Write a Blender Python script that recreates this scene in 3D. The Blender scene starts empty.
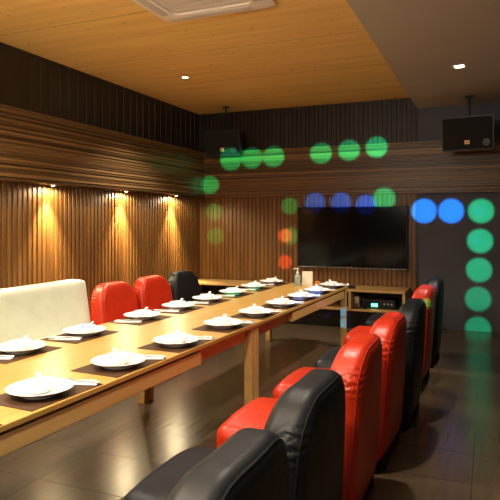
import bpy, bmesh, math, random
from mathutils import Vector, Matrix
random.seed(7)
PI = math.pi
SC = bpy.context.scene
COL = SC.collection

# ------------------------------------------------------------------ camera
F, U0, V0, H = 575.0, 250.0, 221.0, 1.55
YAW = math.atan(240.0 / 575.0)
cam = bpy.data.cameras.new('camera')
cam.sensor_width = 36.0
cam.lens = F / 500.0 * 36.0
cam.shift_y = -(250.0 - V0) / 500.0
cam.clip_start = 0.02
co = bpy.data.objects.new('camera', cam)
COL.objects.link(co)
co.location = (0, 0, H)
co.rotation_euler = (PI / 2, 0, YAW)
SC.camera = co

# ------------------------------------------------------------------ materials
def srgb(r, g, b):
    f = lambda v: (v / 255) / 12.92 if v / 255 <= .04045 else ((v / 255 + .055) / 1.055) ** 2.4
    return (f(r), f(g), f(b), 1)

def mat(name, col, rough=.5, metal=0, spec=.5, coat=0, emit=None, strength=0, trans=0, ior=1.45):
    m = bpy.data.materials.new(name); m.use_nodes = True
    p = m.node_tree.nodes['Principled BSDF']
    p.inputs['Base Color'].default_value = col if len(col) == 4 else (*col, 1)
    p.inputs['Roughness'].default_value = rough
    p.inputs['Metallic'].default_value = metal
    p.inputs['Specular IOR Level'].default_value = spec
    p.inputs['Coat Weight'].default_value = coat
    p.inputs['Transmission Weight'].default_value = trans
    p.inputs['IOR'].default_value = ior
    if emit:
        p.inputs['Emission Color'].default_value = (*emit[:3], 1)
        p.inputs['Emission Strength'].default_value = strength
    return m

def nd(m, t, **kw):
    n = m.node_tree.nodes.new(t)
    for k, v in kw.items(): setattr(n, k, v)
    return n

def lk(m, a, b): m.node_tree.links.new(a, b)

def grain(m, c1, c2, scale, bump=.05, detail=6, coord='Object', rrange=None, bdist=.01):
    """stretched noise between two colours plus a faint bump"""
    p = m.node_tree.nodes['Principled BSDF']
    tc = nd(m, 'ShaderNodeTexCoord'); mp = nd(m, 'ShaderNodeMapping')
    mp.inputs['Scale'].default_value = scale
    lk(m, tc.outputs[coord], mp.inputs['Vector'])
    n = nd(m, 'ShaderNodeTexNoise'); n.inputs['Scale'].default_value = 1; n.inputs['Detail'].default_value = detail
    lk(m, mp.outputs[0], n.inputs['Vector'])
    cr = nd(m, 'ShaderNodeValToRGB')
    cr.color_ramp.elements[0].position = .3; cr.color_ramp.elements[1].position = .7
    cr.color_ramp.elements[0].color = c1; cr.color_ramp.elements[1].color = c2
    lk(m, n.outputs[0], cr.inputs[0]); lk(m, cr.outputs[0], p.inputs['Base Color'])
    if bump:
        b = nd(m, 'ShaderNodeBump'); b.inputs['Strength'].default_value = bump; b.inputs['Distance'].default_value = bdist
        lk(m, n.outputs[0], b.inputs['Height']); lk(m, b.outputs[0], p.inputs['Normal'])
    if rrange:
        mr = nd(m, 'ShaderNodeMapRange'); mr.inputs[3].default_value, mr.inputs[4].default_value = rrange
        lk(m, n.outputs[0], mr.inputs[0]); lk(m, mr.outputs[0], p.inputs['Roughness'])
    return m, cr, mp, tc

def mix(m, fac, a, b, blend='MIX'):
    x = nd(m, 'ShaderNodeMix', data_type='RGBA', blend_type=blend)
    for s, v in ((0, fac), (6, a), (7, b)):
        if hasattr(v, 'links'): lk(m, v, x.inputs[s])
        else: x.inputs[s].default_value = v
    return x.outputs[2]

M = {}
M['table'] = mat('table_wood', (.6, .36, .12), .32, spec=.5)
grain(M['table'], (.42, .24, .055, 1), (.50, .305, .082, 1), (18, 1.2, 18), .02)
M['apron'] = mat('apron_wood', (.5, .3, .1), .4)
grain(M['apron'], (.56, .335, .105, 1), (.66, .41, .145, 1), (18, 1.2, 18), .02)
M['console'] = mat('console_wood', (.5, .29, .09), .4)
grain(M['console'], (.42, .25, .085, 1), (.54, .33, .12, 1), (1.5, 18, 18), .02)
M['rib'] = mat('ribbed_brown_wood', (.3, .14, .04), .42)
grain(M['rib'], (.115, .048, .010, 1), (.205, .090, .019, 1), (9, 9, .9), .05)
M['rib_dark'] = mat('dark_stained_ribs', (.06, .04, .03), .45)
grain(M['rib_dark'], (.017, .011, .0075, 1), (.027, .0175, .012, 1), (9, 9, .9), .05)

def band_mat(name, sc):
    m = mat(name, (.3, .2, .1), .38)
    _, cr, _, _ = grain(m, (.065, .034, .013, 1), (.28, .155, .060, 1), sc, .05, detail=3)
    cr.color_ramp.elements[0].position = .4; cr.color_ramp.elements[1].position = .6
    return m
M['band_l'] = band_mat('striped_laminate_side', (.3, .05, 48))
M['band_b'] = band_mat('striped_laminate_end', (.05, .3, 48))
M['paint'] = mat('grey_blue_paint', srgb(118, 116, 122), .6)
grain(M['paint'], srgb(76, 77, 88), srgb(84, 85, 96), (3, 3, 3), .03)
M['soffit'] = mat('taupe_paint', srgb(168, 152, 138), .65)
grain(M['soffit'], srgb(176, 166, 146), srgb(184, 174, 154), (2, 2, 2), .02)
M['plain'] = mat('plain_wall', srgb(120, 95, 72), .7)
grain(M['plain'], srgb(62, 48, 36), srgb(68, 52, 40), (2, 2, 2), .02)

# pine plywood ceiling with knots and sheet joints
m = M['pine'] = mat('pine_ceiling', (.6, .36, .15), .5)
_, cr, mp, tc = grain(m, (.76, .47, .135, 1), (.88, .59, .20, 1), (.8, 14, 1), .02)
p = m.node_tree.nodes['Principled BSDF']
vo = nd(m, 'ShaderNodeTexVoronoi'); vo.inputs['Scale'].default_value = 1
mp2 = nd(m, 'ShaderNodeMapping'); mp2.inputs['Scale'].default_value = (5.6, 9.5, 1)
lk(m, tc.outputs['Object'], mp2.inputs[0]); lk(m, mp2.outputs[0], vo.inputs['Vector'])
kr = nd(m, 'ShaderNodeMapRange'); kr.inputs[1].default_value = .05; kr.inputs[2].default_value = .12
kr.inputs[3].default_value = .75; kr.inputs[4].default_value = 0
lk(m, vo.outputs['Distance'], kr.inputs[0])
c1 = mix(m, kr.outputs[0], cr.outputs[0], (.16, .07, .025, 1))
sx = nd(m, 'ShaderNodeSeparateXYZ'); lk(m, tc.outputs['Object'], sx.inputs[0])
def joint(m, out, period, phase, width):
    a = nd(m, 'ShaderNodeMath', operation='ADD'); lk(m, out, a.inputs[0]); a.inputs[1].default_value = 100 - phase
    b = nd(m, 'ShaderNodeMath', operation='MODULO'); lk(m, a.outputs[0], b.inputs[0]); b.inputs[1].default_value = period
    c = nd(m, 'ShaderNodeMath', operation='LESS_THAN'); lk(m, b.outputs[0], c.inputs[0]); c.inputs[1].default_value = width
    return c.outputs[0]
j = joint(m, sx.outputs[1], 1.22, 100 % 1.22 + .55, .012)
c2 = mix(m, j, c1, (.42, .24, .08, 1))
lk(m, c2, p.inputs['Base Color'])

# floor tiles 60 x 46.5 cm
m = M['tile'] = mat('brown_floor_tile', (.06, .04, .025), .2, spec=.42)
p = m.node_tree.nodes['Principled BSDF']
tc = nd(m, 'ShaderNodeTexCoord'); mp = nd(m, 'ShaderNodeMapping'); mp.inputs['Scale'].default_value = (26, 1.6, 1)
lk(m, tc.outputs['Object'], mp.inputs[0])
n1 = nd(m, 'ShaderNodeTexNoise'); n1.inputs['Scale'].default_value = 1; n1.inputs['Detail'].default_value = 5
lk(m, mp.outputs[0], n1.inputs['Vector'])
cr = nd(m, 'ShaderNodeValToRGB')
cr.color_ramp.elements[0].position = .3; cr.color_ramp.elements[1].position = .7
cr.color_ramp.elements[0].color = (.078, .051, .030, 1); cr.color_ramp.elements[1].color = (.098, .065, .038, 1)
lk(m, n1.outputs[0], cr.inputs[0])
sx = nd(m, 'ShaderNodeSeparateXYZ'); lk(m, tc.outputs['Object'], sx.inputs[0])
gx = joint(m, sx.outputs[0], .6, 100 % .6 - .1 - .004, .008)
gy = joint(m, sx.outputs[1], .465, 100 % .465 + 3.63 % .465 - .004, .008)
g = nd(m, 'ShaderNodeMath', operation='MAXIMUM'); lk(m, gx, g.inputs[0]); lk(m, gy, g.inputs[1])
c = mix(m, g.outputs[0], cr.outputs[0], (.045, .032, .022, 1))
lk(m, c, p.inputs['Base Color'])
rr = nd(m, 'ShaderNodeMapRange'); rr.inputs[3].default_value = .21; rr.inputs[4].default_value = .26
lk(m, n1.outputs[0], rr.inputs[0]); lk(m, rr.outputs[0], p.inputs['Roughness'])
def leather(name, c1, c2, rough):
    m = mat(name, c1, rough, spec=.5 if c1[0] > .1 else .3)
    _, cr, mp, tc = grain(m, (*c1, 1), (*c2, 1), (5, 5, 5), 0)
    n = nd(m, 'ShaderNodeTexNoise'); n.inputs['Scale'].default_value = 9; n.inputs['Detail'].default_value = 3
    n2 = nd(m, 'ShaderNodeTexVoronoi'); n2.inputs['Scale'].default_value = 260
    lk(m, tc.outputs['Object'], n.inputs['Vector']); lk(m, tc.outputs['Object'], n2.inputs['Vector'])
    b = nd(m, 'ShaderNodeBump'); b.inputs['Strength'].default_value = .22; b.inputs['Distance'].default_value = .02
    b2 = nd(m, 'ShaderNodeBump'); b2.inputs['Strength'].default_value = .06; b2.inputs['Distance'].default_value = .002
    lk(m, n.outputs[0], b.inputs['Height']); lk(m, n2.outputs[0], b2.inputs['Height'])
    # small pulled creases at the upper rear corners of a backrest
    sp = nd(m, 'ShaderNodeSeparateXYZ'); lk(m, tc.outputs['Object'], sp.inputs[0])
    ab = nd(m, 'ShaderNodeMath', operation='ABSOLUTE'); lk(m, sp.outputs[1], ab.inputs[0])
    cb_ = nd(m, 'ShaderNodeCombineXYZ')
    lk(m, sp.outputs[0], cb_.inputs[0]); lk(m, ab.outputs[0], cb_.inputs[1]); lk(m, sp.outputs[2], cb_.inputs[2])
    ds = nd(m, 'ShaderNodeVectorMath', operation='DISTANCE'); lk(m, cb_.outputs[0], ds.inputs[0])
    ds.inputs[1].default_value = (-.39, .31, .755)
    mk = nd(m, 'ShaderNodeMapRange', interpolation_type='SMOOTHSTEP'); lk(m, ds.outputs['Value'], mk.inputs[0])
    mk.inputs[1].default_value = .03; mk.inputs[2].default_value = .11; mk.inputs[3].default_value = 1; mk.inputs[4].default_value = 0
    wv = nd(m, 'ShaderNodeTexWave', bands_direction='Z'); wv.inputs['Scale'].default_value = 8; wv.inputs['Distortion'].default_value = 7
    wv.inputs['Detail Scale'].default_value = 2
    lk(m, tc.outputs['Object'], wv.inputs['Vector'])
    ml = nd(m, 'ShaderNodeMath', operation='MULTIPLY'); lk(m, wv.outputs['Fac'], ml.inputs[0]); lk(m, mk.outputs[0], ml.inputs[1])
    b3 = nd(m, 'ShaderNodeBump'); b3.inputs['Strength'].default_value = .5; b3.inputs['Distance'].default_value = .012
    lk(m, ml.outputs[0], b3.inputs['Height']); lk(m, b.outputs[0], b3.inputs['Normal'])
    lk(m, b3.outputs[0], b2.inputs['Normal'])
    lk(m, b2.outputs[0], m.node_tree.nodes['Principled BSDF'].inputs['Normal'])
    return m
M['red'] = leather('red_leather', (.43, .020, .003), (.50, .028, .005), .38)
M['black'] = leather('black_leather', (.007, .008, .010), (.011, .012, .015), .47)
M['cream'] = leather('cream_leather', (.60, .63, .50), (.66, .69, .55), .42)
M['thread_red'] = mat('red_thread', (.36, .015, .006), .6)
M['thread_black'] = mat('black_thread', (.006, .006, .007), .5)
M['thread_cream'] = mat('cream_thread', (.6, .58, .46), .6)
M['foot'] = mat('black_plastic_foot', (.012, .012, .013), .4)
M['mat'] = mat('brown_woven_mat', (.05, .025, .012), .65, spec=.2)
m = M['mat']
p = m.node_tree.nodes['Principled BSDF']
tc = nd(m, 'ShaderNodeTexCoord'); ck = nd(m, 'ShaderNodeTexChecker'); ck.inputs['Scale'].default_value = 220
ck.inputs[1].default_value = (.050, .022, .009, 1); ck.inputs[2].default_value = (.072, .034, .014, 1)
lk(m, tc.outputs['Object'], ck.inputs[0]); lk(m, ck.outputs[0], p.inputs['Base Color'])
M['china'] = mat('white_china', (.86, .86, .86), .18, spec=.5)
grain(M['china'], (.85, .85, .85, 1), (.88, .88, .88, 1), (3, 3, 3), 0)
M['paper'] = mat('white_paper', (.86, .85, .83), .7)
grain(M['paper'], (.84, .83, .81, 1), (.88, .87, .85, 1), (20, 20, 20), 0)
M['steel'] = mat('brushed_steel', (.6, .6, .6), .3, metal=1)
M['screen'] = mat('black_glossy_screen', (.003, .003, .004), .12, spec=.3)
M['plastic'] = mat('black_plastic', (.012, .012, .013), .45)
grain(M['plastic'], (.005, .005, .006, 1), (.008, .008, .009, 1), (30, 30, 30), .02)
M['cloth_black'] = mat('speaker_cloth', (.008, .008, .009), .85)
M['grey_metal'] = mat('dark_grey_metal', (.03, .03, .033), .4, metal=.6)
M['badge'] = mat('pale_badge', srgb(250, 205, 120), .4)
M['ac_white'] = mat('off_white_plastic', srgb(240, 230, 216), .5)
M['ac_grey'] = mat('pale_grey_grille', srgb(205, 196, 184), .6)
M['green_led'] = mat('green_display', (.02, .3, .15), .4, emit=(.10, 1, .50), strength=3.5)
M['red_led'] = mat('red_standby_led', (.3, .01, .01), .4, emit=(1, .05, .02), strength=2)
M['lamp'] = mat('lamp_glow', (1, .9, .7), .4, emit=(1, .82, .55), strength=40)
M['lamp_soft'] = mat('lamp_glow_soft', (1, .9, .7), .4, emit=(1, .84, .58), strength=14)
M['white_trim'] = mat('white_lamp_trim', srgb(225, 215, 200), .4)
M['bottle'] = mat('clear_green_bottle', (.62, .80, .76), .12, trans=.5, ior=1.2)
M['gel'] = mat('white_pump_plastic', (.75, .78, .78), .3)
M['card'] = mat('printed_card', (.84, .82, .76), .5)
grain(M['card'], srgb(238, 232, 214), srgb(226, 222, 206), (14, 14, 20), 0)
M['orange'] = mat('orange_fruit_skin', (.8, .22, .02), .4)
grain(M['orange'], (.70, .17, .015, 1), (.85, .25, .025, 1), (40, 40, 40), .05)
M['leafgreen'] = mat('stalk_green', (.08, .16, .03), .6)
M['cable'] = mat('cable_black', (.01, .01, .01), .5)

# ------------------------------------------------------------------ mesh helpers
def link(name, bm, m, parent=None, smooth=True, loc=None, rot=None):
    bmesh.ops.recalc_face_normals(bm, faces=bm.faces)
    me = bpy.data.meshes.new(name); bm.to_mesh(me); bm.free()
    if m: me.materials.append(m)
    if smooth:
        for f in me.polygons: f.use_smooth = True
        try: me.set_sharp_from_angle(angle=math.radians(38))
        except Exception: pass
    o = bpy.data.objects.new(name, me); COL.objects.link(o)
    if parent: o.parent = parent
    if loc: o.location = loc
    if rot: o.rotation_euler = rot
    return o

def thing(name, label, cat, loc=(0, 0, 0), rz=0, group=None):
    o = bpy.data.objects.new(name, None); COL.objects.link(o)
    o.empty_display_size = .1
    o.location = loc; o.rotation_euler = (0, 0, rz)
    return tag(o, label, cat, group)

def tag(o, label, cat, group=None):
    o['label'] = label; o['category'] = cat
    if group: o['group'] = group
    return o

def struct(o, label=None):
    o['kind'] = 'structure'
    if label: o['label'] = label
    return o

def copy_tree(o, parent=None):
    c = o.copy(); COL.objects.link(c)
    if parent: c.parent = parent
    for ch in list(o.children): copy_tree(ch, c)
    return c

def box(bm, a, b, bev=0, seg=2):
    r = bmesh.ops.create_cube(bm, size=1)
    vs = r['verts']
    for v in vs:
        v.co = Vector([a[i] + (v.co[i] + .5) * (b[i] - a[i]) for i in range(3)])
    if bev:
        es = list({e for v in vs for e in v.link_edges})
        bmesh.ops.bevel(bm, geom=es, offset=bev, segments=seg, affect='EDGES', profile=.5)
    return vs

def boxobj(name, a, b, m, parent=None, bev=.004):
    bm = bmesh.new(); box(bm, a, b, bev); return link(name, bm, m, parent, smooth=False)

def rbox(bm, a, b, r, n=14, fn=None, square=False):
    """rounded cushion box, optional deform function"""
    tmp = bmesh.new()
    bmesh.ops.create_cube(tmp, size=2)
    bmesh.ops.subdivide_edges(tmp, edges=tmp.edges[:], cuts=n, use_grid_fill=True)
    ctr = Vector([(a[i] + b[i]) / 2 for i in range(3)]); hs = [(b[i] - a[i]) / 2 for i in range(3)]
    for v in tmp.verts:
        q = []
        for i in range(3):
            t = v.co[i]
            t = math.copysign(abs(t) ** .75, t)           # denser near the edges
            q.append(t * hs[i])
        inner = Vector([max(-(hs[i] - r), min(hs[i] - r, q[i])) for i in range(3)])
        d = Vector(q) - inner
        if d.length > 1e-9:
            # square corner to ball corner
            mx = max(abs(d[0]), abs(d[1]), abs(d[2]))
            # square: only the edges between the broad faces and the rim are rounded
            d = d * (mx / (math.hypot(d[0], max(abs(d[1]), abs(d[2]))) if square else d.length))
        c = inner + d + ctr
        if fn: c = fn(c)
        v.co = c
    me = bpy.data.meshes.new('t'); tmp.to_mesh(me); tmp.free()
    bm.from_mesh(me); bpy.data.meshes.remove(me)

def lathe(bm, prof, n=32, ctr=(0, 0, 0), axis='Z'):
    rings = []
    for (r, z) in prof:
        if r < 1e-6:
            rings.append([bm.verts.new((0, 0, z))])
        else:
            rings.append([bm.verts.new((r * math.cos(2 * PI * k / n), r * math.sin(2 * PI * k / n), z)) for k in range(n)])
    new = [v for g in rings for v in g]
    for A, B in zip(rings, rings[1:]):
        for k in range(n):
            k2 = (k + 1) % n
            if len(A) == 1 and len(B) == 1: continue
            if len(A) == 1: bm.faces.new((A[0], B[k], B[k2]))
            elif len(B) == 1: bm.faces.new((A[k], A[k2], B[0]))
            else: bm.faces.new((A[k], A[k2], B[k2], B[k]))
    c = Vector(ctr)
    for v in new:
        if axis == 'Y': v.co = Vector((v.co.x, -v.co.z, v.co.y))
        if axis == 'X': v.co = Vector((v.co.z, v.co.y, -v.co.x))
        v.co += c
    return new

def tube(bm, pts, r, n=8, closed=False):
    pts = [Vector(p) for p in pts]; N = len(pts); rings = []
    rr = r if isinstance(r, (list, tuple)) else [r] * N
    up0 = None
    for i, p in enumerate(pts):
        if closed: t = pts[(i + 1) % N] - pts[i - 1]
        else: t = pts[min(i + 1, N - 1)] - pts[max(i - 1, 0)]
        t.normalize()
        if up0 is None:
            up0 = Vector((0, 0, 1)) if abs(t.z) < .9 else Vector((1, 0, 0))
        s = t.cross(up0)
        if s.length < 1e-6: s = t.orthogonal()
        s.normalize(); u = s.cross(t); up0 = u
        rings.append([bm.verts.new(p + (s * math.cos(2 * PI * k / n) + u * math.sin(2 * PI * k / n)) * rr[i]) for k in range(n)])
    m_ = N if closed else N - 1
    for i in range(m_):
        A, B = rings[i], rings[(i + 1) % N]
        for k in range(n):
            bm.faces.new((A[k], A[(k + 1) % n], B[(k + 1) % n], B[k]))
    if not closed:
        bm.faces.new(rings[0]); bm.faces.new(rings[-1])

def ribs(bm, length, height, widths, gap, depth, place, back=.02):
    """extruded ribbed profile; s runs across the ribs, t along them; place(s, d, t) gives the point (d = out of the wall)"""
    prof = []; s = 0; i = 0
    while s < length - 1e-4:
        w = min(widths[i % len(widths)], length - s); i += 1
        g = min(gap, w * .3)
        k = depth * .35
        prof += [(s, 0), (s + g * .5, 0), (s + g * .5 + .0015, depth - k), (s + g * .5 + k, depth),
                 (s + w - g * .5 - k, depth), (s + w - g * .5 - .0015, depth - k), (s + w - g * .5, 0)]
        s += w
    prof.append((length, 0))
    prof += [(length, -back), (0, -back)]
    A = [bm.verts.new(place(s, d, 0)) for s, d in prof]
    B = [bm.verts.new(place(s, d, height)) for s, d in prof]
    n = len(prof)
    for k in range(n):
        bm.faces.new((A[k], A[(k + 1) % n], B[(k + 1) % n], B[k]))
    bm.faces.new(A); bm.faces.new(B)

# ------------------------------------------------------------------ the setting
XL, YB, XR, YF = -4.55, 8.70, 2.3, -3.6
ZC, ZS = 3.35, 3.19
XSOF = -.985
struct(boxobj('floor', (XL - .3, YF - .2, -.1), (XR + .2, YB + .2, 0), M['tile'], bev=0), 'brown stone tile floor')
struct(boxobj('ceiling', (XL - .3, YF - .2, ZC), (XSOF, YB + .2, ZC + .1), M['pine'], bev=0), 'knotty pine plywood ceiling')
struct(boxobj('trim_soffit', (XSOF, YF - .2, ZS), (XR + .2, YB + .2, ZC + .1), M['soffit'], bev=0), 'lowered taupe painted ceiling')
struct(boxobj('wall_back', (XSOF - .3, YB, 0), (XR + .2, YB + .2, ZS), M['paint'], bev=0), 'grey blue painted end wall')
struct(boxobj('wall_right', (XR, YF, 0), (XR + .2, YB, ZS), M['paint'], bev=0))
struct(boxobj('wall_front', (XL - .3, YF - .2, 0), (XR + .2, YF, ZS), M['plain'], bev=0))

ZB0, ZB1 = 1.95, 2.69
PER = .07
bm = bmesh.new()
ribs(bm, YB - YF, ZB0 + .02, [PER], .020, .014, lambda s, d, t: (XL + d, YF + s, t), .2)
struct(link('wall_left', bm, M['rib'], smooth=False), 'ribbed brown wood side wall')
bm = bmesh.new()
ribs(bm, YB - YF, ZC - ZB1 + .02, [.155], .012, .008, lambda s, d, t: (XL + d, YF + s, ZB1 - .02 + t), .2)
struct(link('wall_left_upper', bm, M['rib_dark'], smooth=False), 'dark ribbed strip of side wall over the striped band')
bm = bmesh.new()
ribs(bm, XSOF - XL, ZB0 + .02, [PER], .020, .014, lambda s, d, t: (XL + s, YB - .03 - d, t), .03)
struct(link('wall_back_panel', bm, M['rib'], smooth=False), 'ribbed brown wood panelling behind the screen')
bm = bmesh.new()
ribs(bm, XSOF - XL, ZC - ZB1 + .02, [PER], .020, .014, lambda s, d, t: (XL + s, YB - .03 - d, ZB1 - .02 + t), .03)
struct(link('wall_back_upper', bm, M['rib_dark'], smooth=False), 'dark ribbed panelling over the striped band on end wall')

W = [.052, .075, .04, .085, .05, .066, .045, .09, .038, .07, .055, .074]
W = [w_ * .62 for w_ in W]
bm = bmesh.new()
ribs(bm, ZB1 - ZB0, YB - .15 - YF, W, .014, .012, lambda s, d, t: (XL + .15 + d, YF + t, ZB0 + s), .11)
struct(link('trim_band_left', bm, M['band_l'], smooth=False), 'striped wood band along the side wall')
bm = bmesh.new()
ribs(bm, ZB1 - ZB0, XR - XL - .15, W, .014, .012, lambda s, d, t: (XL + .15 + t, YB - .15 - d, ZB0 + s), .11)
struct(link('trim_band_back', bm, M['band_b'], smooth=False), 'striped wood band across the end wall')
# the closing shelf boards on top of and below the bands
struct(boxobj('baseboard_back', (XSOF, YB - .015, 0), (XR, YB, .08), M['paint'], bev=.003))

# ------------------------------------------------------------------ tables
ANG = -math.atan(.028)
def table_x(y): return -1.76 + .028 * (y - 1.69)     # right-hand edge of the table row
TW = 1.08
def make_table(y0, y1, label, fascia):
    yc = (y0 + y1) / 2; L = y1 - y0
    t = thing('dining_table', label, 'table', (table_x(yc) - TW / 2 , yc, 0), ANG, 'tables pushed end to end')
    hw, hl = TW / 2, L / 2 - .003
    boxobj('table_top', (-hw, -hl, .722), (hw, hl, .75), M['table'], t, .004)
    # recessed apron boards under the top
    boxobj('apron', (hw - .085, -hl + .07, .615), (hw - .062, hl - .07, .722), M['apron'], t)
    boxobj('apron', (-hw + .062, -hl + .07, .615), (-hw + .085, hl - .07, .722), M['apron'], t)
    boxobj('apron', (-hw + .085, -hl + .03, .615), (hw - .085, -hl + .053, .722), M['apron'], t)
    boxobj('apron', (-hw + .085, hl - .053, .615), (hw - .085, hl - .03, .722), M['apron'], t)
    fa, fb = fascia
    f = boxobj('drawer_front', (hw - .062, fa - yc, .622), (hw - .010, fb - yc, .708), M['apron'], t)
    f['label'] = 'pale board standing proud of the apron'
    for sx in (-1, 1):
        for sy in (-1, 1):
            x, y = sx * (hw - .044), sy * (hl - .035)
            boxobj('leg', (x - .032, y - .032, 0), (x + .032, y + .032, .722), M['apron'], t)
    return t
make_table(1.25, 4.20, 'light wood dining table nearest the camera, beside the cream sofa', (1.40, 3.33))
make_table(4.20, 7.0, 'light wood dining table at the screen end, carrying the pump bottle', (5.05, 6.86))

# ------------------------------------------------------------------ chairs
def back_fn(W_, top, R, rake):
    def fn(c):
        y, z = c.y, c.z
        # rounded top corners
        py, pz = abs(y) - (W_ / 2 - R), z - (top - R)
        if py > 0 and pz > 0:
            mx = max(py, pz); l = math.hypot(py, pz)
            py, pz = py * mx / l, pz * mx / l
            y = math.copysign(W_ / 2 - R + py, y); z = top - R + pz
        x = c.x
        k = max(0, min(1, z / top))
        x *= 1.12 - .30 * k * k                          # thinner towards the top
        y *= 1.055 - .20 * k ** 1.4                              # slightly narrower at the shoulders
        x += -rake * (z - .45)                           # leans back
        x -= -.035 * (abs(y) / (W_ / 2)) ** 2.4 * (.35 + .65 * k)   # the sides come forward
        return Vector((x, y, z))
    return fn

# chair faces local +X, origin on the floor under the middle of the seat
CW, CT, RC = .73, .922, .22
def make_chair(kind):
    t = thing('dining_chair', 'x', 'chair')
    lm, th = M[kind], M['thread_' + kind]
    bm = bmesh.new()
    xb = -.30
    fn0 = back_fn(CW, CT, RC, .10)
    rbox(bm, (-.10, -CW / 2, .075), (.10, CW / 2, CT), .066, 24, lambda c: fn0(c) + Vector((xb, 0, 0)), True)
    bk = link('backrest', bm, lm, t)
    # stitched seam round the rear edge of the backrest
    bm = bmesh.new(); pts = []
    for i in range(61):
        s = i / 60
        if s < .3: y, z = -CW / 2, .12 + (CT - RC - .12) * s / .3
        elif s < .4:
            a = (s - .3) / .1 * PI / 2; y, z = -CW / 2 + RC - RC * math.cos(a), CT - RC + RC * math.sin(a)
        elif s < .6: y, z = (-CW / 2 + RC) + (CW - 2 * RC) * (s - .4) / .2, CT
        elif s < .7:
            a = (1 - (s - .6) / .1) * PI / 2; y, z = CW / 2 - RC + RC * math.cos(a), CT - RC + RC * math.sin(a)
        else: y, z = CW / 2, .12 + (CT - RC - .12) * (1 - (s - .7) / .3)
        # sits on the rounded rear edge
        dy, dz = (y / (CW / 2)), max(0, (z - CT * .5) / (CT * .5))
        base = Vector((-.10 + .066 * .30, y, z))
        # pull in by the edge radius
        inn = .066 * .30
        cy, cz = 0, CT - RC
        if z > CT - RC and abs(y) > CW / 2 - RC:
            v = Vector((0, y - math.copysign(CW / 2 - RC, y), z - cz)); v.normalize(); base -= v * inn
        elif z >= CT - 1e-6: base.z -= inn
        else: base.y -= math.copysign(inn, y)
        k = max(0, min(1, base.z / CT)); q = base.copy()
        q.x = base.x * (1.12 - .30 * k * k); q.y = base.y * (1.055 - .20 * k ** 1.4)
        q.x += -.10 * (base.z - .45) + .035 * (abs(q.y) / (CW / 2)) ** 2.4 * (.35 + .65 * k)
        pts.append(q + Vector((xb, 0, 0)))
    tube(bm, pts, .0045, 6)
    link('seam', bm, th, bk)
    bm = bmesh.new()
    def sfn(c):
        k = (c.x + .24) / .62
        y = c.y * (1.0 - .06 * max(0, k) ** 2)
        z = c.z + (.02 * (1 - (c.y / .31) ** 2) if c.z > .4 else 0)
        return Vector((c.x, y, z))
    rbox(bm, (-.24, -.335, .235), (.40, .335, .445), .07, 18, sfn)
    st = link('seat', bm, lm, t)
    bm = bmesh.new()
    rbox(bm, (-.24, -.30, .06), (.36, .30, .26), .03, 8)
    link('base', bm, lm, t)
    for x, y in ((.31, .25), (.31, -.25), (-.33, .27), (-.33, -.27)):
        bm = bmesh.new(); lathe(bm, [(0, 0), (.024, 0), (.028, .01), (.028, .055), (.03, .085), (0, .085)], 16, (x, y, 0))
        link('foot', bm, M['foot'], t)
    return t

protos = {}
used = set()
def place_chair(kind, x, y, rz, label, group):
    if kind not in protos: protos[kind] = make_chair(kind)
    o = protos[kind] if kind not in used else copy_tree(protos[kind])
    used.add(kind)
    o.location = (x, y, 0); o.rotation_euler = (0, 0, rz)
    o['label'] = label; o['group'] = group
    return o
GR = 'padded chairs on the aisle side of the table'
right = [
    ('black', -.69, 1.46, 'black leather chair closest to the camera, low in the foreground'),
    ('black', -.69, 2.23, 'black leather chair between the closest black chair and the first red chair'),
    ('red', -.635, 3.09, 'red leather aisle chair closest to the camera, behind two black chairs'),
    ('red', -.61, 3.91, 'second red leather aisle chair, next to a lone black chair'),
    ('black', -.555, 4.69, 'black leather aisle chair standing between two red chairs'),
    ('red', -.52, 5.78, 'farthest red leather aisle chair, with a green light spot on it'),
    ('black', -.50, 6.70, 'black leather chair at the far end of the aisle row by the grey wall'),
]
for kind, xr, y, lab in right:
    place_chair(kind, xr - .435 + (.13 if y < 3 else .09 if y < 5 else .035), y, PI + random.uniform(-.015, .015), lab, GR)
GL = 'padded chairs on the wall side of the table'
for kind, y, lab in (('red', 5.365, 'red leather chair right beside the cream sofa'),
                     ('red', 6.145, 'red leather chair between another red chair and a black chair on the wall side'),
                     ('black', 6.93, 'black leather chair on the wall side, nearest the corner bench')):
    place_chair(kind, -3.58, y, random.uniform(-.015, .015), lab, GL).scale = (1, 1, .935)

# cream sofa
t = thing('sofa', 'cream leather high back sofa against the ribbed wall on the left', 'sofa', (-3.68, 3.735, 0), 0)
bm = bmesh.new()
def sofn(c):
    z = c.z; x = c.x * (1.1 - .3 * (z / .935)) - .13 * (z - .45)
    y = c.y
    return Vector((x - .30, y, z))
rbox(bm, (-.11, -1.24, .08), (.11, 1.24, .935), .055, 22, sofn)
bk = link('backrest', bm, M['cream'], t)
bm = bmesh.new()
rbox(bm, (-.26, -1.22, .24), (.42, -.003, .45), .06, 12)
link('seat_cushion', bm, M['cream'], t)
bm = bmesh.new()
rbox(bm, (-.26, .003, .24), (.42, 1.22, .45), .06, 12)
link('seat_cushion', bm, M['cream'], t)
bm = bmesh.new()
rbox(bm, (-.26, -1.2, .06), (.38, 1.2, .26), .03, 8)
link('base', bm, M['cream'], t)
for x in (-.3, .32):
    for y in (-1.12, 1.12):
        bm = bmesh.new(); lathe(bm, [(0, 0), (.025, 0), (.03, .06), (.03, .09), (0, .09)], 16, (x, y, 0))
        link('foot', bm, M['foot'], t)

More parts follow.
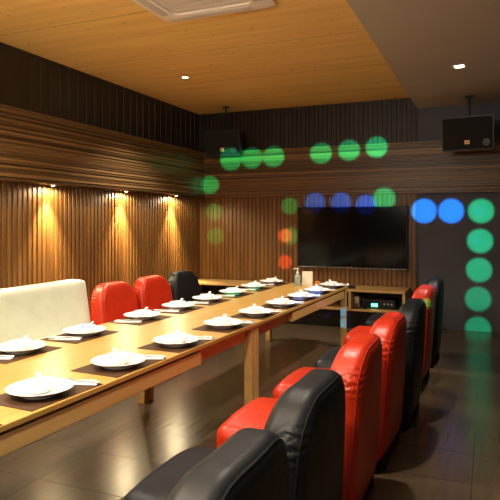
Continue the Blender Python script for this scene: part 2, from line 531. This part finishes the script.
# ------------------------------------------------------------------ place settings
def mat_bm():
    bm = bmesh.new(); box(bm, (-.155, -.225, 0), (.155, .225, .0025), 0); return bm
def plate_bm():
    bm = bmesh.new()
    lathe(bm, [(0, .004), (.07, .004), (.075, 0), (.083, 0), (.088, .008), (.115, .020), (.147, .033), (.150, .0355), (.148, .0375),
               (.143, .036), (.115, .025), (.09, .0135), (.08, .0095), (0, .009)], 48)
    return bm
def bowl_bm():
    bm = bmesh.new()
    lathe(bm, [(0, .003), (.032, .003), (.034, 0), (.038, 0), (.042, .006), (.058, .018), (.070, .040), (.073, .052), (.0715, .053), (.0685, .051), (.065, .040), (.054, .020), (.038, .013), (0, .011)], 36)
    return bm
def spoon_bm():
    # porcelain soup spoon: oval basin and a channelled handle rising from it
    bm = bmesh.new()
    N, K = 15, 9
    top, bot = [], []
    for i in range(N):
        s = i / (N - 1); x = -.030 + .098 * s
        if s < .42:
            q = s / .42; w = .021 * math.sqrt(max(.02, 1 - (2 * q - .95) ** 2)) ; zc = 0; d = .013 * math.sin(PI * min(1, q * .95 + .03))
        else:
            q = (s - .42) / .58; w = .0095 + .003 * q; zc = .032 * q ** .9; d = .004
        w = max(w, .006)
        ra, rb = [], []
        for k in range(K):
            u = -1 + 2 * k / (K - 1)
            z = zc + .012 - d * (1 - u * u)
            ra.append(bm.verts.new((x, u * w, z))); rb.append(bm.verts.new((x, u * w * .96, z - .0045)))
        top.append(ra); bot.append(rb)
    for G in (top, bot):
        for i in range(N - 1):
            for k in range(K - 1): bm.faces.new((G[i][k], G[i][k + 1], G[i + 1][k + 1], G[i + 1][k]))
    for i in range(N - 1):
        for k in (0, K - 1): bm.faces.new((top[i][k], top[i + 1][k], bot[i + 1][k], bot[i][k]))
    for i in (0, N - 1):
        for k in range(K - 1): bm.faces.new((top[i][k], top[i][k + 1], bot[i][k + 1], bot[i][k]))
    return bm
def napkin_bm():
    # folded paper napkin sleeve, long along +Y
    bm = bmesh.new(); rbox(bm, (-.02, -.105, 0), (.02, .105, .008), .0035, 6)
    return bm
def utensil_bm():
    # a long handled fork-and-spoon shape resting on the sleeve
    bm = bmesh.new()
    pts = [(0, -.11 + .02 * i, .004 + .007 * math.sin(PI * i / 11)) for i in range(12)]
    tube(bm, pts, [.003, .0032, .003, .0028, .0026, .0026, .0028, .003, .0045, .0075, .0085, .005], 10)
    return bm
lib = {}
for nm, fn, mm in (('placemat', mat_bm, 'mat'), ('dinner_plate', plate_bm, 'china'), ('soup_bowl', bowl_bm, 'china'),
                   ('soup_spoon', spoon_bm, 'china'), ('paper_napkin', napkin_bm, 'paper'), ('steel_spoon', utensil_bm, 'steel')):
    lib[nm] = [link(nm, fn(), M[mm]), False]
def put(nm, loc, rz, label, cat, group, ry=0):
    o, u = lib[nm]
    if u: o = o.copy(); COL.objects.link(o)
    lib[nm][1] = True
    o.location = loc; o.rotation_euler = (0, ry, rz)
    return tag(o, label, cat, group)
ords = ['first', 'second', 'third', 'fourth', 'fifth', 'sixth', 'seventh', 'eighth', 'ninth', 'tenth']
ZT = .7505
rowR = [(-1.95, 1.52), (-1.945, 2.10), (-1.92, 2.67), (-1.905, 3.27), (-1.89, 3.95), (-1.865, 4.55), (-1.845, 5.13), (-1.825, 5.69), (-1.815, 6.23), (-1.795, 6.80)]
rowL = [(-2.665, 2.12), (-2.66, 2.71), (-2.645, 3.29), (-2.64, 4.01), (-2.635, 4.59), (-2.62, 5.14), (-2.605, 5.72), (-2.60, 6.31), (-2.585, 6.88)]
rowR = [(x + .035, y - .03) for x, y in rowR]
rowL = [(x + .015, y - .01) for x, y in rowL]
def clause(side, i, n):
    return ('%s from the camera, %s side of the table' % (ords[i], side)) if i < n - 1 else 'last at the screen end, %s side of the table' % side
for side, row, s in (('aisle', rowR, 1), ('wall', rowL, -1)):
    for i, (x, y) in enumerate(row):
        vis = i - 1 if s == 1 else i - 1
        n = len(row) - 1
        rz = ANG + random.uniform(-.03, .03)
        edge = table_x(y) if s > 0 else table_x(y) - TW
        xm = edge - s * .165
        if i == 0:
            if s == 1:
                put('placemat', (xm, y, ZT), rz, 'brown placemat cut off by the left border of the photo, on the aisle side', 'placemat', 'brown placemats')
            continue
        c = clause(side, vis, n)
        put('placemat', (xm, y + s * .035, ZT), rz, 'dark brown woven placemat, ' + c, 'placemat', 'brown placemats')
        put('dinner_plate', (x, y, ZT + .003), rz, 'round white china plate, ' + c, 'plate', 'white plates along the table')
        put('soup_bowl', (x + random.uniform(-.01, .01), y, ZT + .003 + .0097), rz, 'small white bowl on a plate, ' + c, 'bowl', 'white bowls on the plates')
        put('soup_spoon', (x, y, ZT + .003 + .0097 + .028), rz + (2.2 if s > 0 else 1.2) + random.uniform(-.5, .5), 'white china spoon in its bowl, ' + c, 'spoon', 'china spoons in the bowls', -.10)
        a = -1.22 + random.uniform(-.08, .08)
        px, py = (x + .05, y + .195) if s > 0 else (x + .0, y - .20)
        put('paper_napkin', (px, py, ZT + .003), a, 'white paper cutlery sleeve, ' + c, 'napkin', 'paper cutlery sleeves')
        put('steel_spoon', (px + .005, py, ZT + .0115), a + (.0 if s > 0 else PI + .12), 'steel spoon on its paper sleeve, ' + c, 'spoon', 'steel spoons on the sleeves')

# bottle, card and fruit at the far end of the table
t = thing('pump_bottle', 'clear hand gel pump bottle at the far end of the table', 'bottle', (-2.20, 6.80, ZT))
bm = bmesh.new(); lathe(bm, [(0, 0), (.030, 0), (.034, .006), (.034, .11), (.030, .128), (.014, .14), (.014, .15), (0, .15)], 28)
link('bottle_body', bm, M['bottle'], t)
bm = bmesh.new(); lathe(bm, [(0, .146), (.017, .146), (.017, .168), (.008, .172), (.006, .2), (.013, .202), (.015, .214), (0, .216)], 24)
tube(bm, [(0, 0, .209), (-.02, -.01, .211), (-.04, -.02, .206), (-.046, -.023, .198)], .005, 8)
link('pump', bm, M['gel'], t)
t = thing('menu_card', 'white folded card standing beside the pump bottle', 'card', (-2.09, 6.86, ZT), .1)
bm = bmesh.new()
for s in (-1, 1):
    a = [(-.066, s * .03, 0), (.066, s * .03, 0), (.066, s * .004, .175), (-.066, s * .004, .175)]
    vs = [bm.verts.new(q) for q in a] + [bm.verts.new((q[0], q[1] - s * .003, q[2])) for q in a]
    for f in ((0, 1, 2, 3), (4, 5, 6, 7), (0, 1, 5, 4), (1, 2, 6, 5), (2, 3, 7, 6), (3, 0, 4, 7)): bm.faces.new([vs[k] for k in f])
link('card_panel', bm, M['card'], t, smooth=False)
t = thing('mandarin', 'small orange fruit between the folded card and the last plate', 'fruit', (-1.99, 6.955, ZT))
bm = bmesh.new(); lathe(bm, [(0, .002), (.012, 0), (.026, .008), (.033, .024), (.028, .042), (.012, .05), (0, .048)], 24)
link('fruit_body', bm, M['orange'], t)
bm = bmesh.new(); lathe(bm, [(0, .046), (.004, .048), (.003, .056), (0, .057)], 10)
link('stalk', bm, M['leafgreen'], t)

# ------------------------------------------------------------------ console along the end wall
YC0, YC1, CX0, CX1 = 8.08, 8.635, -4.5, -1.07
t = thing('media_console', 'long low light wood media bench under the wall screen', 'cabinet', ((CX0 + CX1) / 2, (YC0 + YC1) / 2, 0))
ox, oy = (CX0 + CX1) / 2, (YC0 + YC1) / 2
def cb(name, a, b, m='console'):
    return boxobj(name, (a[0] - ox, a[1] - oy, a[2]), (b[0] - ox, b[1] - oy, b[2]), M[m], t)
cb('top_board', (CX0, YC0, .545), (CX1, YC1, .58))
cb('shelf', (CX0, YC0 + .02, .27), (CX1, YC1 - .005, .30))
for x in (CX0, -3.35, -1.86, CX1 - .04):
    cb('side_panel', (x, YC0 + .01, 0 if x in (CX0, CX1 - .04) else .30), (x + .04, YC1 - .01, .27 if False else .545))
cb('back_panel', (CX0 + .04, YC1 - .02, .30), (CX1 - .04, YC1 - .005, .545), 'plastic')
pl = cb('plinth', (CX0 + .04, YC0 + .2, 0), (CX1 - .04, YC0 + .23, .27), 'plastic')
pl['label'] = 'dark recessed plinth'

# amplifier on the shelf
t = thing('karaoke_player', 'black player with lit green display on the bench shelf', 'player', (-1.47, 8.40, .3005), .02)
bm = bmesh.new(); box(bm, (-.24, -.16, .012), (.24, .16, .135), .006); link('case', bm, M['plastic'], t, smooth=False)
bm = bmesh.new(); box(bm, (-.235, -.168, .02), (.235, -.16, .128), .003); link('front_panel', bm, M['grey_metal'], t, smooth=False)
bm = bmesh.new(); box(bm, (-.095, -.172, .03), (-.005, -.167, .075), .001); link('display', bm, M['green_led'], t, smooth=False)
for x in (.09, .14, .19):
    bm = bmesh.new(); lathe(bm, [(0, 0), (.014, 0), (.013, .016), (0, .016)], 18, (x, -.168, .075), 'Y'); link('knob', bm, M['steel'], t)
for x in (-.2, .2):
    for y in (-.12, .12):
        bm = bmesh.new(); lathe(bm, [(0, 0), (.018, 0), (.018, .013), (0, .013)], 14, (x, y, 0)); link('foot', bm, M['foot'], t)
# small white router box
t = thing('router', 'small pale box on the bench shelf left of the player', 'router', (-1.775, 8.30, .3005))
bm = bmesh.new(); box(bm, (-.035, -.05, 0), (.035, .05, .155), .006); link('case', bm, M['paper'], t, smooth=False)
bm = bmesh.new(); box(bm, (-.02, -.053, .03), (.02, -.049, .06), .001); link('front_label', bm, M['ac_grey'], t, smooth=False)
# cables
bm = bmesh.new()
tube(bm, [(-1.79, 8.17, .3055), (-1.75, 8.13, .306), (-1.68, 8.12, .306), (-1.62, 8.15, .32), (-1.65, 8.19, .36), (-1.72, 8.19, .38), (-1.755, 8.16, .36), (-1.70, 8.13, .318), (-1.62, 8.115, .306), (-1.56, 8.12, .306)], .005, 7)
tag(link('cable', bm, M['cable']), 'black cable coiled on the bench shelf before the pale box', 'cable')
# soundbar on top board
t = thing('soundbar', 'low black bar lying on the bench top under the screen', 'soundbar', (-1.98, 8.2, .5805))
bm = bmesh.new(); box(bm, (-.19, -.04, 0), (.19, .04, .04), .008); link('case', bm, M['plastic'], t, smooth=False)
bm = bmesh.new(); box(bm, (-.18, -.043, .006), (.18, -.039, .034), .001); link('grille', bm, M['cloth_black'], t, smooth=False)

# ------------------------------------------------------------------ television
TX0, TX1, TZ0, TZ1, TY = -2.77, -1.10, .84, 1.77, 8.56
t = thing('television', 'large black flat screen television on the end wall', 'television', ((TX0 + TX1) / 2, TY, TZ0))
hw = (TX1 - TX0) / 2; th_ = TZ1 - TZ0
bm = bmesh.new(); box(bm, (-hw, 0, 0), (hw, .045, th_), .006); link('casing', bm, M['plastic'], t, smooth=False)
bm = bmesh.new(); box(bm, (-hw + .012, -.003, .022), (hw - .012, .002, th_ - .012), .001); link('screen', bm, M['screen'], t, smooth=False)
bm = bmesh.new(); box(bm, (-.35, .04, .2), (.35, .0955, .7), .004); link('wall_bracket', bm, M['grey_metal'], t, smooth=False)
bm = bmesh.new(); lathe(bm, [(0, 0), (.006, 0), (.005, .003), (0, .003)], 12, (0, -.001, .010), 'Y'); link('standby_light', bm, M['red_led'], t)
# lower pale bezel edge
bm = bmesh.new(); box(bm, (-hw + .01, -.004, .002), (hw - .01, 0, .007), .001); link('bezel_strip', bm, M['steel'], t, smooth=False)

# ------------------------------------------------------------------ speakers
def speaker(label, loc, rz, ztop, w=.60, hgt=.42, d=.34):
    t = thing('karaoke_speaker', label, 'speaker', loc, rz, 'black wall speakers')
    tilt = Matrix.Rotation(math.radians(8), 4, 'X')
    def tl(bm): bmesh.ops.transform(bm, matrix=tilt, verts=bm.verts[:])
    bm = bmesh.new()
    # cabinet, front towards -Y, narrowing to the back
    vs = box(bm, (-w / 2, -d / 2, -hgt / 2), (w / 2, d / 2, hgt / 2))
    for v in vs:
        if v.co.y > 0: v.co.x *= .8; v.co.z *= .9
    bmesh.ops.bevel(bm, geom=bm.edges[:], offset=.012, segments=2, affect='EDGES'); tl(bm)
    link('cabinet', bm, M['plastic'], t, smooth=False)
    bm = bmesh.new(); rbox(bm, (-w / 2 + .02, -d / 2 - .022, -hgt / 2 + .02), (w / 2 - .02, -d / 2 + .002, hgt / 2 - .02), .010, 6); tl(bm)
    g = link('grille', bm, M['cloth_black'], t)
    bm = bmesh.new(); box(bm, (-.031, -d / 2 - .027, -hgt / 2 + .083), (.031, -d / 2 - .021, -hgt / 2 + .133), .002); tl(bm)
    b_ = link('badge', bm, M['badge'], g, smooth=False); b_['label'] = 'small pale badge on the grille'
    bm = bmesh.new()
    for i in range(3): box(bm, (-.018 + i * .0135, -d / 2 - .0285, -hgt / 2 + .100), (-.009 + i * .0135, -d / 2 - .0265, -hgt / 2 + .116))
    tl(bm); link('badge_mark', bm, M['plastic'], g)
    if w > .5:
        bm = bmesh.new(); lathe(bm, [(0, 0), (.05, 0), (.048, .006), (.03, .004), (0, .01)], 24, (w / 2 - .09, -d / 2 - .021, -hgt / 2 + .10), 'Y'); tl(bm)
        link('tweeter', bm, M['grey_metal'], g)
    bm = bmesh.new(); tube(bm, [(0, .03, hgt / 2 - .02), (0, .03, ztop - loc[2] - .012)], .014, 12)
    link('ceiling_pole', bm, M['grey_metal'], t)
    bm = bmesh.new(); box(bm, (-.05, -.02, ztop - loc[2] - .015), (.05, .08, ztop - loc[2]), .003)
    link('ceiling_plate', bm, M['grey_metal'], t)
speaker('black speaker hung from the taupe ceiling at top right', (-.25, 8.06, 2.70), -.12, ZS, .64, .44)
speaker('black speaker hung from the wood ceiling in the far left corner', (-3.84, 8.20, 2.77), .14, ZC, .56, .40)

# ------------------------------------------------------------------ ceiling cassette
t = thing('ceiling_air_conditioner', 'square off white air conditioner set in the pine ceiling', 'air conditioner', (-2.13, 3.93, ZC - .045))
bm = bmesh.new(); hw = .52
def ring(bm, o, i, z0, z1, r=.05):
    def sq(h, z):
        out = []
        for cx, cy, a0 in ((1, 1, 0), (-1, 1, 90), (-1, -1, 180), (1, -1, 270)):
            for k in range(5):
                a = math.radians(a0 + 22.5 * k); out.append(bm.verts.new((cx * (h - r) + r * math.cos(a), cy * (h - r) + r * math.sin(a), z)))
        return out
    A, B, C_, D = sq(o, z0 + .012), sq(o, z1), sq(i, z1), sq(i, z0)
    E_ = sq(o - .02, z0); n = len(A)
    for P, Q in ((B, A), (A, E_), (E_, D), (D, C_), (C_, B)):
        for k in range(n): bm.faces.new((P[k], P[(k + 1) % n], Q[(k + 1) % n], Q[k]))
ring(bm, .52, .36, 0, .045); link('panel', bm, M['ac_white'], t)
bm = bmesh.new(); box(bm, (-.358, -.358, .018), (.358, .358, .03), .004)
for k in range(9):
    y = -.32 + k * .08; box(bm, (-.34, y - .032, .012), (.34, y + .032, .02), .003, 1)
link('grille', bm, M['ac_grey'], t)
for a in range(4):
    bm = bmesh.new(); box(bm, (-.32, .39, -.006), (.32, .46, .002), .003)
    bmesh.ops.rotate(bm, verts=bm.verts[:], cent=(0, 0, 0), matrix=Matrix.Rotation(a * PI / 2, 3, 'Z'))
    link('air_flap', bm, M['ac_grey'], t)

# ------------------------------------------------------------------ lamps
WARM = (1.0, .89, .73)
def spot(name, loc, target, power, angle, blend=.4, color=WARM, radius=.04, parent=None):
    l = bpy.data.lights.new(name, 'SPOT'); l.energy = power; l.color = color; l.spot_size = angle; l.spot_blend = blend
    l.shadow_soft_size = radius
    o = bpy.data.objects.new(name, l); COL.objects.link(o)
    o.location = loc
    d = Vector(target) - Vector(loc)
    o.rotation_euler = d.to_track_quat('-Z', 'Y').to_euler()
    return o

def downlight(label, x, y, z, power, angle=2.0, square=False, r=.045, cast=True, tgt=None):
    t = thing('ceiling_downlight', label, 'ceiling light', (x, y, z), 0, 'small ceiling downlights')
    bm = bmesh.new()
    if square:
        for a, b in (((-.075, -.075), (.075, -.05)), ((-.075, .05), (.075, .075)), ((-.075, -.05), (-.05, .05)), ((.05, -.05), (.075, .05))):
            box(bm, (*a, -.008), (*b, 0), .002, 1)
        link('trim_frame', bm, M['white_trim'], t)
        bm = bmesh.new(); lathe(bm, [(0, -.004), (.046, -.004), (.046, -.001), (0, -.001)], 24)
    else:
        lathe(bm, [(r, -.003), (r + .004, -.008), (r + .014, -.006), (r + .016, 0), (r, 0), (r, -.003)], 32)
        link('trim_ring', bm, M['white_trim'], t)
        bm = bmesh.new(); lathe(bm, [(0, -.006), (r * .8, -.005), (r, -.002), (r, -.0005), (0, -.0005)], 28)
    link('lens', bm, M['lamp'], t)
    if cast: spot('downlight_beam', (x, y, z - .03), tgt or (x, y, 0), power, angle, .6, WARM, .03)
downlight('small round downlight in the pine ceiling toward the far corner', -3.52, 6.33, ZC, 200, 2.0, r=.034, tgt=(-3.1, 6.2, 0))
downlight('small square downlight in the taupe ceiling', -.30, 6.47, ZS, 190, 1.25, True, tgt=(-1.75, 6.1, .75))
# further lamps of the same rows outside the picture
for x, y, pw in ((-3.52, 3.05, 200), (-3.52, -.2, 60), (-1.06, 3.1, 170), (-1.06, .3, 130)):
    spot('downlight_beam', (x, y, ZC - .03), (x, y, 0), pw, 2.0, .6, WARM, .04)
for x, y, pw in ((-.30, 3.2, 14), (-.30, .2, 14)):
    spot('downlight_beam', (x, y, ZS - .03), (x, y, 0), pw, 2.0, .6, WARM, .04)

for i, (y, lab) in enumerate(((5.0, 'small wall washer lamp under the striped band, nearest the camera'), (6.38, 'small wall washer lamp under the striped band, middle of three'),
                              (7.69, 'small wall washer lamp under the striped band, nearest the corner'))):
    t = thing('wall_washer', lab, 'wall lamp', (XL + .115, y, ZB0), 0, 'lamps under the striped band')
    bm = bmesh.new(); lathe(bm, [(.02, -.014), (.032, -.012), (.034, 0), (.02, 0), (.02, -.014)], 24); link('trim_ring', bm, M['white_trim'], t)
    bm = bmesh.new(); lathe(bm, [(0, -.016), (.014, -.015), (.02, -.010), (.02, -.001), (0, -.001)], 20); link('lens', bm, M['lamp'], t)
for y in (2.3, 3.65, 5.0, 6.38, 7.69):
    spot('washer_beam', (XL + .105, y, ZB0 - .03), (XL + .06, y, 0), 420, 1.15, 1.0, (1, .80, .46), .012)
    spot('washer_spill', (XL + .105, y, ZB0 - .03), (XL + .06, y, 0), 26, 3.05, .3, (1, .80, .46), .012)

# coloured party projector standing beside the camera: one narrow beam per dot
SRC = Vector((-.08, -.30, 1.85))
def ray(u, v):
    s, c = math.sin(YAW), math.cos(YAW)
    a, b = (u - U0) / F, (V0 - v) / F
    return Vector((-s + a * c, c + a * s, b))
def hit(u, v, plane, val):
    d = ray(u, v); k = {'X': 0, 'Y': 1, 'Z': 2}[plane]
    o = (0, 0, H)
    t = (val - o[k]) / d[k]
    return Vector(o) + d * t
GREEN, BLUE, RED, PURP = (.0, 1, .38), (.0, .24, 1), (1, .10, .04), (.55, .08, 1)
def dot(u, v, r, plane, val, color, e):
    e *= 8
    p = hit(u, v, plane, val)
    zc = (p - Vector((0, 0, H))).dot(ray(U0, V0))
    rad = r * zc / F
    dist = (p - SRC).length
    spot('party_beam', SRC, p, e * 1.7, 2 * math.atan(rad * 1.06 / dist), .5, color, .008)
BY, WY, GY = YB - .166, YB - .048, YB
for u, v in ((231, 160), (252, 158), (273.5, 156.5), (321, 153), (349, 150), (376.5, 147)): dot(u, v, 11.5, 'Y', BY, GREEN, 700)
dot(210, 185, 9.5, 'Y', BY, GREEN, 650)
for u, v in ((214, 212), (215.5, 236), (289.5, 206), (290, 236)): dot(u, v, 9, 'Y', WY, GREEN, 260)
for u, v in ((285, 235.5), (285, 262)): dot(u, v, 7.5, 'Y', WY, RED, 600)
for u, v in ((315, 203), (341, 203), (366, 205)): dot(u, v, 11, 'Y', WY, (.0, .10, 1), 1100)
dot(384, 199, 12, 'Y', WY, GREEN, 420)
for u in (424, 451): dot(u, 211, 13, 'Y', GY, BLUE, 1300)
for u, v, e in ((481, 211, 520), (480, 241, 500), (479, 270, 430), (478, 299, 330), (478, 329, 300)): dot(u, v, 13, 'Y', GY, GREEN, e)
dot(479, 211, 6, 'Y', GY, BLUE, 120); dot(477, 240, 6, 'Y', GY, BLUE, 90)
dot(427.5, 303, 5, 'Y', 5.46, GREEN, 900)
dot(314, 293, 8, 'Z', .77, BLUE, 110); dot(297, 299, 7, 'Z', .77, BLUE, 70)
dot(272, 295, 9, 'Z', .75, PURP, 120); dot(322, 305, 6, 'X', -1.63, PURP, 100)
dot(233, 294, 9, 'Z', .76, GREEN, 65); dot(256, 288, 8, 'Z', .76, GREEN, 65)
dot(343.5, 312, 5, 'Y', 6.93, BLUE, 260); dot(343.5, 323, 5, 'Y', 6.93, BLUE, 260)
dot(396, 314, 6, 'Z', .86, PURP, 260); dot(433, 287, 5, 'Z', .86, PURP, 260)

# unseen point lights added as fill for the ceiling and table; no fixtures
def point(loc, e, col, r):
    l = bpy.data.lights.new('fill_light', 'POINT'); l.energy = e; l.color = col; l.shadow_soft_size = r; l.specular_factor = .15
    o = bpy.data.objects.new('fill_light', l); COL.objects.link(o); o.location = loc
point((-1.9, .9, 2.5), 150, WARM, .3)
point((-.9, -1.7, 2.3), 80, WARM, .3)

w = bpy.data.worlds.new('world'); SC.world = w; w.use_nodes = True
w.node_tree.nodes['Background'].inputs[0].default_value = (.02, .018, .016, 1)
w.node_tree.nodes['Background'].inputs[1].default_value = 1

SC.view_settings.view_transform = 'Standard'
SC.view_settings.look = 'None'
SC.view_settings.gamma = 1
SC.view_settings.exposure = .52
SC.view_settings.use_curve_mapping = False
